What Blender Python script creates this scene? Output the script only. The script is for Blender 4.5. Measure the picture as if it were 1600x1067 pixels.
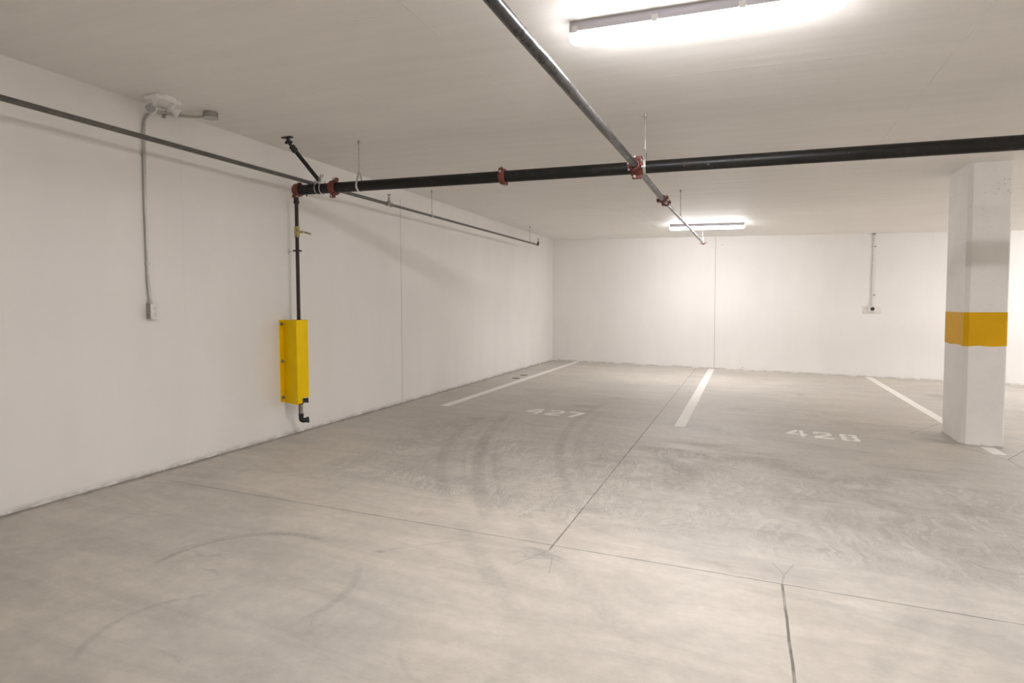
import bpy, bmesh, math, random
from mathutils import Vector, Matrix
random.seed(7)
PI = math.pi
for o in list(bpy.data.objects): bpy.data.objects.remove(o)
SC = bpy.context.scene
COL = SC.collection
V = Vector

# ------------------------------------------------------------------ camera, world, exposure
YAW, PITCH, ROLL = math.radians(21.194), math.radians(-2.7097), math.radians(-0.2073)
cd = bpy.data.cameras.new('camera'); co = bpy.data.objects.new('camera', cd); COL.objects.link(co)
fw = V((-math.sin(YAW)*math.cos(PITCH), math.cos(YAW)*math.cos(PITCH), math.sin(PITCH)))
r0 = V((math.cos(YAW), math.sin(YAW), 0)); u0 = r0.cross(fw)
rt = math.cos(ROLL)*r0 + math.sin(ROLL)*u0; up = -math.sin(ROLL)*r0 + math.cos(ROLL)*u0
mw = Matrix((rt, up, -fw)).transposed().to_4x4(); mw.translation = V((3.9997, 0, 1.2017))
co.matrix_world = mw
cd.sensor_width = 36; cd.sensor_fit = 'HORIZONTAL'; cd.lens = 944.79/1600*36
cd.shift_y = -10.65/1600; cd.clip_start = 0.05
SC.camera = co
w = bpy.data.worlds.new('world'); SC.world = w; w.use_nodes = True
w.node_tree.nodes['Background'].inputs[0].default_value = (1, .96, .9, 1)
w.node_tree.nodes['Background'].inputs[1].default_value = 0.02
SC.view_settings.view_transform = 'Standard'
try: SC.view_settings.look = 'None'
except Exception: pass
SC.view_settings.gamma = 1; SC.view_settings.use_curve_mapping = False
SC.view_settings.exposure = 0.0
LAMP_STRENGTH = 268.0
LAMP_COLOR = (1.0, .985, 1.02)

FS, CSL, CH = -.02257, -.02277, 2.65          # slab slopes across the bay, ceiling height at the left wall
def fz(x): return FS*x
def cz(x): return CH + CSL*x

# ------------------------------------------------------------------ node helpers
class NT:
    def __init__(s, name):
        s.m = bpy.data.materials.new(name); s.m.use_nodes = True
        s.t = s.m.node_tree; s.n = s.t.nodes; s.l = s.t.links
        s.b = s.n['Principled BSDF']
    def inp(s, node, k, v):
        if v is None: return
        if isinstance(v, bpy.types.NodeSocket): s.l.new(v, node.inputs[k])
        else: node.inputs[k].default_value = v
    def pos(s):
        return s.n.new('ShaderNodeNewGeometry').outputs['Position']
    def obj(s):
        return s.n.new('ShaderNodeTexCoord').outputs['Object']
    def xyz(s, v):
        n = s.n.new('ShaderNodeSeparateXYZ'); s.l.new(v, n.inputs[0]); return n.outputs[0], n.outputs[1], n.outputs[2]
    def comb(s, x, y, z=0.):
        n = s.n.new('ShaderNodeCombineXYZ')
        for i, a in enumerate((x, y, z)): s.inp(n, i, a)
        return n.outputs[0]
    def ma(s, op, a, b=None, c=None, clamp=False):
        n = s.n.new('ShaderNodeMath'); n.operation = op; n.use_clamp = clamp
        for i, q in enumerate((a, b, c)): s.inp(n, i, q)
        return n.outputs[0]
    def vm(s, op, a, b=None, sc=None):
        n = s.n.new('ShaderNodeVectorMath'); n.operation = op
        s.inp(n, 0, a); s.inp(n, 1, b)
        if sc is not None: s.inp(n, 3, sc)
        return n.outputs['Value'] if op in ('LENGTH', 'DOT_PRODUCT') else n.outputs[0]
    def noise(s, v, scale, detail=3., rough=.5, dist=0.):
        n = s.n.new('ShaderNodeTexNoise'); s.inp(n, 'Vector', v)
        n.inputs['Scale'].default_value = scale; n.inputs['Detail'].default_value = detail
        n.inputs['Roughness'].default_value = rough; n.inputs['Distortion'].default_value = dist
        return n.outputs[0]
    def voro(s, v, scale, feat='F1'):
        n = s.n.new('ShaderNodeTexVoronoi'); n.feature = feat; s.inp(n, 'Vector', v); n.inputs['Scale'].default_value = scale
        return n.outputs[0]
    def mr(s, v, a, b, c=0., d=1., smooth=True):
        n = s.n.new('ShaderNodeMapRange'); n.interpolation_type = 'SMOOTHSTEP' if smooth else 'LINEAR'
        s.inp(n, 0, v); s.inp(n, 1, a); s.inp(n, 2, b); s.inp(n, 3, c); s.inp(n, 4, d)
        return n.outputs[0]
    def mix(s, f, a, b, mode='MIX'):
        n = s.n.new('ShaderNodeMix'); n.data_type = 'RGBA'; n.blend_type = mode
        s.inp(n, 0, f); s.inp(n, 6, a if isinstance(a, bpy.types.NodeSocket) else (*a[:3], 1)); s.inp(n, 7, b if isinstance(b, bpy.types.NodeSocket) else (*b[:3], 1))
        return n.outputs[2]
    def bump(s, h, strength, dist, prev=None):
        n = s.n.new('ShaderNodeBump'); s.inp(n, 'Height', h); n.inputs['Strength'].default_value = strength
        n.inputs['Distance'].default_value = dist
        if prev is not None: s.l.new(prev, n.inputs['Normal'])
        return n.outputs[0]
    def line(s, c, at, half, soft):          # 1 on a line c == at
        d = s.ma('ABSOLUTE', s.ma('SUBTRACT', c, at))
        return s.mr(d, half, half+soft, 1., 0.)
    def out(s, col=None, rough=None, metal=None, normal=None, spec=None):
        if col is not None: s.inp(s.b, 'Base Color', col if isinstance(col, bpy.types.NodeSocket) else (*col, 1))
        s.inp(s.b, 'Roughness', rough); s.inp(s.b, 'Metallic', metal); s.inp(s.b, 'Normal', normal); s.inp(s.b, 'Specular IOR Level', spec)
        return s.m

def mat_simple(name, col, rough=.5, metal=0., var=.06, scale=20., bump=.0):
    t = NT(name); p = t.obj(); n = t.noise(p, scale, 4., .6)
    f = t.mr(n, .3, .7, 1-var, 1+var)
    c = t.mix(1., col, t.comb(f, f, f), 'MULTIPLY')
    nr = t.bump(n, bump, .002) if bump else None
    return t.out(c, t.mr(n, .3, .7, max(0, rough-.06), rough+.06), metal, nr)

# painted walls -----------------------------------------------------
PAINT = (.905, .875, .835)
def mat_wall(name, axis, joints, zlo, anchor=None):
    t = NT(name); p = t.pos(); x, y, z = t.xyz(p)
    h = y if axis == 'x' else x
    big = t.noise(p, .55, 3., .5); mid = t.noise(t.vm('MULTIPLY', p, (1., 1., .18)), 2.2, 4., .6)
    fine = t.noise(p, 90., 3., .7)
    f = t.ma('MULTIPLY', t.mr(big, .3, .7, .975, 1.02), t.mr(mid, .3, .7, .982, 1.012))
    c = t.mix(1., PAINT, t.comb(f, f, f), 'MULTIPLY')
    # faint form lines every 1.22 m, dirt where the wall meets the slab
    zf = t.ma('SUBTRACT', z, t.ma('MULTIPLY', x, FS))
    dn = t.noise(t.vm('MULTIPLY', p, (1., 1., 3.)), 7., 5., .7)
    dirt = t.ma('MULTIPLY', t.mr(zf, 0., .045, 1., 0.), t.mr(dn, .40, .56, 0., 1.))
    c = t.mix(t.ma('MULTIPLY', dirt, .6), c, (.42, .39, .34))
    hgt = t.ma('ADD', t.ma('MULTIPLY', fine, .12), t.ma('MULTIPLY', mid, .5))
    pan = None
    for k in range(1, 12):
        pass
    m1 = t.ma('PINGPONG', t.ma('ADD', h, .25), .61); pan = t.mr(m1, .0, .004, 1., 0.)
    pan = t.ma('MULTIPLY', pan, t.mr(t.noise(p, 1.3, 2.), .5, .6, 0., 1.))
    c = t.mix(t.ma('MULTIPLY', pan, .12), c, (.5, .47, .43))
    for a in joints:
        wob = t.ma('ADD', h, t.ma('MULTIPLY', t.ma('SUBTRACT', t.noise(p, 6., 2.), .5), .004))
        j = t.line(wob, a, .0022, .0025)
        j = t.ma('MULTIPLY', j, t.mr(z, CH-.14, CH-.10, 1., 0.) if axis == 'x' else 1.)
        c = t.mix(t.ma('MULTIPLY', j, .8), c, (.20, .19, .17))
        hgt = t.ma('SUBTRACT', hgt, t.ma('MULTIPLY', j, 1.2))
    # tie holes: a few scattered pin marks
    v = t.voro(p, 1.1)
    pin = t.ma('MULTIPLY', t.mr(v, .008, .013, 1., 0.), .75)
    c = t.mix(pin, c, (.25, .23, .2))
    return t.out(c, .62, 0., t.bump(hgt, .35, .003), .35)

def mat_ceiling():
    t = NT('painted_ceiling'); p = t.pos(); x, y, z = t.xyz(p)
    big = t.noise(p, .5, 3.); fine = t.noise(p, 60., 3., .7)
    st = t.noise(t.vm('MULTIPLY', p, (.6, 5., 1.)), 1.6, 5., .65)
    f = t.ma('MULTIPLY', t.mr(big, .3, .7, .97, 1.02), t.mr(st, .3, .7, .975, 1.015))
    c = t.mix(1., (.905, .875, .825), t.comb(f, f, f), 'MULTIPLY')
    wob = t.noise(p, 3., 3.)
    jx = t.ma('PINGPONG', t.ma('SUBTRACT', t.ma('ADD', x, t.ma('MULTIPLY', wob, .012)), 2.512), 1.25)
    jy = t.ma('PINGPONG', t.ma('SUBTRACT', t.ma('ADD', y, t.ma('MULTIPLY', wob, .016)), 2.556), .615)
    lx = t.mr(jx, .0, .006, 1., 0.); ly = t.mr(jy, .0, .005, 1., 0.)
    m1 = t.mr(t.noise(p, 1.1, 2.), .42, .56, .15, 1.); m2 = t.mr(t.noise(p, .9, 2.), .48, .6, .05, .8)
    ridge = t.ma('MAXIMUM', t.ma('MULTIPLY', lx, m1), t.ma('MULTIPLY', ly, m2))
    c = t.mix(t.ma('MULTIPLY', ridge, .55), c, (.97, .95, .92))
    pits = t.ma('MULTIPLY', t.mr(t.voro(p, 9.), .03, .08, 1., 0.), t.mr(t.noise(p, 1.7, 2.), .58, .68, 0., 1.))
    # board waviness near the far lamp and streaky float marks
    wv = t.noise(t.vm('MULTIPLY', p, (.35, 3.4, 1.)), 1.2, 3., .5)
    h = t.ma('ADD', t.ma('MULTIPLY', ridge, 3.0), t.ma('MULTIPLY', fine, .12))
    h = t.ma('SUBTRACT', h, t.ma('MULTIPLY', pits, .8))
    b1 = t.bump(h, .5, .003)
    b2 = t.bump(t.ma('ADD', wv, t.ma('MULTIPLY', st, .25)), .35, .02, b1)
    return t.out(c, .6, 0., b2, .3)

def mat_floor():
    t = NT('concrete_floor'); p = t.pos(); x, y, z = t.xyz(p)
    p2 = t.comb(x, y, 0.)
    big = t.noise(p2, .45, 3., .55); mid = t.noise(p2, 1.9, 5., .62, .6); fine = t.noise(p2, 14., 5., .7)
    grit = t.noise(p2, 140., 3., .7)
    sweep = t.noise(t.vm('MULTIPLY', p2, (.55, 2.6, 1.)), 1.5, 6., .68, 1.2)
    base = t.mix(t.mr(big, .35, .65, 0., 1.), (.595, .545, .47), (.555, .515, .455))
    f = t.ma('MULTIPLY', t.mr(mid, .3, .72, 1.07, .92), t.mr(sweep, .32, .7, 1.07, .90))
    f = t.ma('MULTIPLY', f, t.mr(fine, .3, .7, .95, 1.05))
    f = t.ma('MULTIPLY', f, t.mr(grit, .3, .7, .98, 1.02))
    # worn, greyer band where cars turn into the bays
    wb = t.ma('ADD', y, t.ma('MULTIPLY', t.ma('SUBTRACT', t.noise(p2, .8, 4., .6), .5), 2.6))
    wear = t.ma('MULTIPLY', t.mr(wb, 3.9, 5.3, 0., 1.), t.mr(wb, 8.6, 11., 1., .25))
    f = t.ma('MULTIPLY', f, t.mr(wear, 0., 1., 1., .965, False))
    c = t.mix(1., base, t.comb(f, f, f), 'MULTIPLY')
    c = t.mix(t.ma('MULTIPLY', wear, .18), c, (.42, .40, .38))
    # soft dark blotches
    bl = t.mr(t.noise(t.vm('MULTIPLY', p2, (1., 1.6, 1.)), 2.3, 6., .72, 1.), .58, .74, 0., 1.)
    c = t.mix(t.ma('MULTIPLY', bl, .32), c, (.29, .275, .25))
    hgt = t.ma('MULTIPLY', fine, .35)
    # trowel ridges, in swirled patches
    ang = t.ma('MULTIPLY', t.noise(p2, .75, 2.), 9.)
    dx = t.ma('ADD', t.ma('MULTIPLY', x, t.ma('COSINE', ang)), t.ma('MULTIPLY', y, t.ma('SINE', ang)))
    warp = t.ma('MULTIPLY', t.noise(p2, 5., 4., .65), 1.15)
    rid = t.ma('SINE', t.ma('MULTIPLY', t.ma('ADD', dx, warp), 100.))
    rid2 = t.noise(t.vm('MULTIPLY', t.comb(t.ma('ADD', x, t.ma('MULTIPLY', mid, .5)), y, 0.), (22., 3.2, 1.)), 1., 4., .7, .9)
    wb2 = t.ma('ADD', t.ma('SUBTRACT', y, t.ma('MULTIPLY', t.ma('SUBTRACT', x, 3.), -.10)), t.ma('MULTIPLY', t.ma('SUBTRACT', t.noise(p2, 1.2, 4., .6), .5), 1.5))
    band = t.ma('MULTIPLY', t.mr(wb2, 3.25, 3.7, 0., 1.), t.mr(wb2, 4.9, 6.2, 1., .12))
    band = t.ma('MULTIPLY', band, t.mr(x, .6, 1.3, .15, 1.))
    patch = t.mr(t.noise(p2, 2.1, 4., .6), .34, .54, 0., 1.)
    band = t.ma('MULTIPLY', band, t.ma('ADD', t.ma('MULTIPLY', patch, .8), .2))
    hr = t.ma('MULTIPLY', t.ma('ADD', t.ma('MULTIPLY', rid, .22), t.mr(rid2, .35, .65, -.6, .6)), band)
    hgt = t.ma('ADD', hgt, t.ma('MULTIPLY', hr, 1.8))
    c = t.mix(t.ma('MULTIPLY', t.mr(hr, .1, .6, 0., 1.), .42), c, (.74, .70, .62))
    c = t.mix(t.ma('MULTIPLY', t.mr(hr, -.1, -.6, 0., 1.), .30), c, (.33, .31, .285))
    # tyre marks: arcs of circles (cx, cy, R, dir, half angle, width, strength)
    nz = t.noise(p2, 6., 5., .7)
    nzm = t.mr(nz, .3, .65, .35, 1.)
    trd = t.mr(t.noise(p2, 45., 2.), .4, .6, .6, 1.)
    for (cx, cy, R, ux, uy, ha, wd, stg) in [
        (6.487, 6.463, 5.235, -.939, -.343, .33, .05, .30), (6.487, 6.463, 5.06, -.939, -.343, .30, .02, .22),
        (9.364, 7.446, 7.971, -.943, -.332, .26, .055, .38), (9.364, 7.446, 7.84, -.943, -.332, .22, .02, .26),
        (9.003, 6.761, 6.735, -.985, -.171, .34, .045, .34), (9.003, 6.761, 6.58, -.985, -.171, .25, .05, .20),
        (14.145, 11.848, 14.586, -.777, -.629, .05, .05, .26), (14.4, 11.9, 14.45, -.777, -.629, .06, .06, .22),
        (1.81, 2.138, .459, -.706, .709, 1.15, .018, .55), (1.81, 2.12, .50, -.60, .78, .9, .01, .45),
        (2.021, 1.627, .328, -.996, .09, 1.0, .016, .36), (1.815, 2.067, .565, .985, .17, .6, .022, .34),
        (12.949, -.863, 9.096, -.923, .384, .055, .05, .22), (12.949, -.863, 8.93, -.923, .384, .06, .04, .18),
        (5.215, 3.747, .149, -.828, -.561, 2.4, .014, .28), (4.6, 3.1, 1.35, -.2, .98, .7, .02, .15)]:
        d = t.vm('SUBTRACT', p2, (cx, cy, 0.)); ln = t.vm('LENGTH', d)
        ring = t.mr(t.ma('ABSOLUTE', t.ma('SUBTRACT', ln, R)), wd*.45, wd*1.3, 1., 0.)
        cs = t.ma('DIVIDE', t.vm('DOT_PRODUCT', d, (ux, uy, 0.)), ln)
        am = t.mr(cs, math.cos(ha), math.cos(ha*.72), 0., 1.)
        k = t.ma('MULTIPLY', t.ma('MULTIPLY', ring, am), t.ma('MULTIPLY', t.ma('MULTIPLY', nzm, trd), stg*1.0))
        c = t.mix(k, c, (.23, .22, .20))
    # small stains / scuffs (x, y, rx, ry, strength, tint)
    dsp = t.vm('SCALE', t.vm('SUBTRACT', t.comb(t.noise(p2, 8., 4.), t.noise(t.vm('ADD', p2, (7., 3., 0.)), 8., 4.), 0.), (.5, .5, 0.)), None, .22)
    pw = t.vm('ADD', p2, dsp)
    for (sx, sy, rx, ry, st, tc) in [
        (3.05, 2.90, .13, .045, .55, (.25, .24, .22)), (3.0, 2.84, .17, .02, .5, (.25, .24, .22)), (3.894, 3.119, .045, .04, .6, (.36, .29, .22)),
        (3.80, 3.12, .09, .05, .25, (.33, .3, .26)), (4.19, 3.14, .16, .05, .35, (.3, .29, .26)), (2.22, 3.2, .06, .05, .45, (.50, .37, .33)),
        (2.26, 2.58, .03, .03, .6, (.2, .19, .17)), (1.25, 6.0, .12, .07, .4, (.26, .25, .23)), (2.0, 5.95, .2, .06, .35, (.27, .26, .24)),
        (2.15, 7.3, .16, .09, .5, (.24, .23, .21)), (2.45, 8.1, .16, .1, .45, (.24, .23, .21)), (1.55, 7.3, .25, .06, .4, (.25, .24, .22)),
        (.75, 6.0, .35, .3, .15, (.3, .29, .27)), (1.0, 5.6, .4, .25, .12, (.3, .29, .27)), (6.75, 10.5, .3, .35, .6, (.24, .23, .21)),
        (3.95, 8.0, .18, .15, .45, (.28, .26, .24)), (5.0, 6.1, .05, .05, .5, (.22, .21, .19)), (4.75, 7.9, .07, .09, .55, (.25, .24, .22)),
        (4.75, 9.7, .1, .12, .5, (.25, .24, .22)), (4.95, 5.1, .07, .3, .35, (.36, .3, .27)), (5.6, 5.2, .2, .12, .3, (.33, .31, .28)),
        (5.75, 6.95, .25, .12, .45, (.28, .27, .25)), (6.5, 8.9, .3, .2, .35, (.3, .28, .26)), (2.1, 3.85, .35, .12, .35, (.31, .3, .28)),
        (.95, 3.1, .08, .03, .35, (.55, .42, .3)), (1.37, 3.08, .05, .03, .35, (.5, .4, .32)), (1.5, 2.2, .15, .02, .4, (.28, .27, .25)),
        (1.7, 2.08, .1, .015, .4, (.28, .27, .25)), (5.3, 2.9, .12, .06, .25, (.4, .37, .32)), (3.25, 2.0, .05, .04, .3, (.33, .31, .28)),
        (4.85, 2.33, .20, .05, .4, (.86, .83, .76)), (5.0, 2.45, .12, .05, .4, (.86, .83, .76)), (4.5, 2.9, .1, .06, .3, (.84, .8, .74)), (3.6, 6.6, .5, .25, .25, (.33, .31, .29)), (1.2, 8.3, .3, .2, .3, (.3, .29, .27))]:
        d = t.vm('MULTIPLY', t.vm('SUBTRACT', pw, (sx, sy, 0.)), (1/rx, 1/ry, 0.))
        k = t.ma('MULTIPLY', t.mr(t.vm('LENGTH', d), .35, 1.25, 1., 0.), t.ma('MULTIPLY', nzm, st*.8))
        c = t.mix(k, c, tc)
    # saw cuts
    wb3 = t.ma('MULTIPLY', t.ma('SUBTRACT', t.noise(p2, 5., 3.), .5), .008)
    xw = t.ma('ADD', x, wb3); yw = t.ma('ADD', y, wb3)
    jn = t.mr(t.noise(p2, 9., 3.), .3, .6, .5, 1.)
    def cut(acc, m): return m if acc is None else t.ma('MAXIMUM', acc, m)
    cuts = t.ma('MULTIPLY', t.line(xw, 3.058, .0022, .0035), t.mr(y, 2.93, 2.99, 0., .9))
    cuts = t.ma('MAXIMUM', cuts, t.ma('MULTIPLY', t.line(yw, 3.02, .0016, .003), t.mr(x, .2, .6, .3, 1.)))
    cuts = t.ma('MAXIMUM', cuts, t.ma('MULTIPLY', t.line(xw, 4.172, .0036, .003), t.mr(y, 3.02, 3.025, 1., 0.)))
    cuts = t.ma('MAXIMUM', cuts, t.ma('MULTIPLY', t.line(xw, 6.12, .0025, .0035), t.mr(t.ma('ABSOLUTE', t.ma('SUBTRACT', y, 7.26)), .9, .905, 0., .8)))
    # diamond around the pillar
    dd = t.ma('ADD', t.ma('MULTIPLY', t.ma('ABSOLUTE', t.ma('SUBTRACT', xw, 6.12)), 1.73), t.ma('ABSOLUTE', t.ma('SUBTRACT', yw, 7.26)))
    cuts = t.ma('MAXIMUM', cuts, t.ma('MULTIPLY', t.line(dd, .905, .005, .006), .85))
    # forked crack from the saw-cut corner
    for (ax, ay, bx, by, hw) in [(4.172, 3.02, 4.185, 3.13, .002), (4.185, 3.13, 4.14, 3.25, .0012), (4.185, 3.13, 4.24, 3.28, .0012),
                                 (3.058, 2.95, 2.95, 2.72, .0015), (2.25, 2.58, 2.62, 2.92, .0015), (3.1, 2.86, 3.14, 2.70, .0012)]:
        L = math.hypot(bx-ax, by-ay); ux, uy = (bx-ax)/L, (by-ay)/L
        d = t.vm('SUBTRACT', t.comb(xw, yw, 0.), (ax, ay, 0.))
        al = t.vm('DOT_PRODUCT', d, (ux, uy, 0.)); pe = t.ma('ABSOLUTE', t.vm('DOT_PRODUCT', d, (-uy, ux, 0.)))
        m = t.ma('MULTIPLY', t.mr(pe, hw, hw+.003, .30, 0.), t.mr(t.ma('ABSOLUTE', t.ma('SUBTRACT', al, L/2)), L/2, L/2+.01, 1., 0.))
        cuts = t.ma('MAXIMUM', cuts, m)
    c = t.mix(t.ma('MULTIPLY', cuts, t.ma('MULTIPLY', jn, .85)), c, (.10, .095, .085))
    hgt = t.ma('SUBTRACT', hgt, t.ma('MULTIPLY', cuts, 1.5))
    # grime along the left wall
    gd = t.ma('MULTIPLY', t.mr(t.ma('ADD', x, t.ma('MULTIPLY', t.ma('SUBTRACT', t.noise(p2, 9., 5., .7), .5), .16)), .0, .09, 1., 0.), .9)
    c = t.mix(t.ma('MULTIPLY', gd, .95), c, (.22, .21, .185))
    gb = t.mr(t.ma('ADD', y, t.ma('MULTIPLY', t.ma('SUBTRACT', t.noise(p2, 6., 4.), .5), .1)), 12.74, 12.80, 0., .5)
    c = t.mix(gb, c, (.33, .31, .28))
    r = t.ma('SUBTRACT', t.mr(mid, .3, .7, .60, .48), t.ma('MULTIPLY', wear, .05))
    b = t.bump(hgt, .55, .006)
    b = t.bump(grit, .12, .002, b)
    return t.out(c, r, 0., b, .4)

def mat_pipe(name, col, rust=.0, rough=.38):
    t = NT(name); p = t.obj(); n = t.noise(p, 9., 5., .7); f = t.noise(t.vm('MULTIPLY', p, (1., 1., 1.)), 60., 3., .7)
    g = t.mr(n, .3, .7, .8, 1.25)
    c = t.mix(1., col, t.comb(g, g, g), 'MULTIPLY')
    if rust:
        k = t.ma('MULTIPLY', t.mr(f, .60, .72, 0., 1.), t.mr(n, .5, .62, 0., rust))
        c = t.mix(k, c, (.26, .09, .035))
        s = t.ma('MULTIPLY', t.mr(t.noise(p, 25., 4., .8), .64, .7, 0., 1.), .4)
        c = t.mix(s, c, (.22, .21, .19))
    return t.out(c, t.mr(n, .3, .7, rough-.08, rough+.12), 0., t.bump(f, .15, .001), .32)

M = {}
M['floor'] = mat_floor()
M['ceiling'] = mat_ceiling()
M['wall_left'] = mat_wall('painted_wall_left', 'x', [6.52], 0)
M['wall_back'] = mat_wall('painted_wall_back', 'y', [3.405], 0)
M['wall_plain'] = mat_wall('painted_wall_plain', 'y', [], 0)
def mat_pillar():
    t = NT('painted_pillar'); p = t.pos(); x, y, z = t.xyz(p)
    n = t.noise(p, 3., 4., .6); fine = t.noise(p, 70., 3., .7)
    g = t.mr(n, .3, .7, .96, 1.02)
    c = t.mix(1., PAINT, t.comb(g, g, g), 'MULTIPLY')
    cell = t.noise(p, 5., 2.)
    pit = t.ma('MULTIPLY', t.mr(t.voro(p, 26.), .12, .22, 1., 0.), t.ma('MULTIPLY', t.mr(cell, .5, .62, 0., 1.), t.mr(z, 2.0, 2.35, .25, 1.)))
    c = t.mix(t.ma('MULTIPLY', pit, .55), c, (.33, .30, .27))
    rg = t.ma('MULTIPLY', t.mr(t.ma('ADD', z, t.ma('MULTIPLY', t.noise(p, 18., 4., .7), .06)), -.08, -.10, 0., 1.), .6)
    c = t.mix(rg, c, (.33, .31, .28))
    h = t.ma('SUBTRACT', t.ma('ADD', t.ma('MULTIPLY', n, .6), t.ma('MULTIPLY', fine, .15)), pit)
    return t.out(c, .6, 0., t.bump(h, .4, .004), .35)
M['pillar'] = mat_pillar()
def mat_yellow(name, col, pits=True):
    t = NT(name); p = t.obj(); n = t.noise(p, 4., 4., .6)
    g = t.mr(n, .3, .7, .95, 1.04); c = t.mix(1., col, t.comb(g, g, g), 'MULTIPLY')
    if pits:
        k = t.mr(t.voro(p, 14.), .04, .07, .5, 0.); c = t.mix(k, c, (.35, .2, .0))
    return t.out(c, .55, 0., t.bump(t.noise(p, 50., 3.), .12, .002), .15)
M['band'] = mat_yellow('yellow_band_paint', (.80, .44, .008))
M['guard'] = mat_yellow('yellow_steel_guard', (1.0, .66, .0), False)
M['black_pipe'] = mat_pipe('black_painted_pipe', (.010, .0095, .0085), .8, .40)
M['branch_pipe'] = mat_pipe('dark_grey_pipe', (.05, .048, .045), .25, .30)
M['left_pipe'] = mat_pipe('grey_brown_pipe', (.125, .112, .10), .2, .38)
M['drop_pipe'] = mat_pipe('dark_brown_pipe', (.035, .024, .022), .5, .38)
M['red'] = mat_simple('red_oxide_coupling', (.16, .036, .023), .5, 0., .25, 30., .2)
M['zinc'] = mat_simple('zinc_plated_steel', (.62, .61, .58), .32, .85, .12, 30.)
M['galv'] = mat_simple('galvanised_conduit', (.50, .49, .46), .38, .7, .12, 12.)
M['galv_dark'] = mat_simple('dull_galvanised_box', (.36, .35, .32), .42, .7, .15, 20.)
M['brass'] = mat_simple('brass_valve', (.44, .37, .17), .35, .8, .15, 40.)
M['lever'] = mat_simple('valve_lever_sleeve', (.30, .24, .09), .5, 0., .1, 30.)
M['white_plastic'] = mat_simple('white_plastic', (.86, .84, .81), .45, 0., .03, 20.)
M['housing'] = mat_simple('pale_violet_grey_plastic', (.60, .57, .62), .45, 0., .03, 10.)
M['white_paint_conduit'] = mat_simple('white_painted_conduit', (.72, .69, .64), .5, 0., .1, 25.)
M['plate_paint'] = mat_simple('pale_painted_plate', (.84, .80, .74), .5, 0., .03, 20.)
M['dark'] = mat_simple('dark_recess', (.03, .028, .025), .6)
M['black_iron'] = mat_simple('black_iron', (.03, .03, .028), .45, .3, .2, 30.)
M['slot'] = mat_simple('receptacle_slot', (.12, .10, .09), .6)
M['lens_grey'] = mat_simple('lamp_head_lens', (.40, .385, .38), .2, .3, .2, 60., .3)
M['drain'] = mat_simple('dark_iron_cover', (.14, .13, .115), .55, .2, .2, 30.)
M['wornsteel'] = mat_simple('worn_galvanised_nipple', (.30, .27, .25), .35, .6, .35, 40., .2)
def mat_paint():
    t = NT('white_floor_paint'); p = t.pos(); n = t.noise(p, 30., 5., .75); m = t.noise(p, 4., 3.)
    k = t.ma('MULTIPLY', t.mr(n, .58, .70, 0., 1.), t.mr(m, .45, .6, .1, .6))
    c = t.mix(k, (.88, .85, .79), (.60, .56, .50))
    return t.out(c, .6, 0., t.bump(n, .1, .001), .35)
M['paint'] = mat_paint()
def mat_emit(name, k):
    t = NT(name); t.b.inputs['Emission Color'].default_value = (*LAMP_COLOR, 1)
    nz = t.xyz(t.n.new('ShaderNodeNewGeometry').outputs['Normal'])[2]      # LED board faces down: the cover's flanks are dimmer
    t.inp(t.b, 'Emission Strength', t.ma('MULTIPLY', t.ma('ADD', t.ma('POWER', t.ma('MAXIMUM', t.ma('MULTIPLY', nz, -1.), 0.), 1.4), .06), LAMP_STRENGTH*k))
    return t.out((.9, .9, .9), .5)
M['led'] = mat_emit('led_diffuser', 1.0)
M['led_near'] = mat_emit('led_diffuser_near', .76)
M['led_far'] = mat_emit('led_diffuser_far', .78)
M['led_dim'] = mat_emit('led_diffuser_dim', .70)

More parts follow.
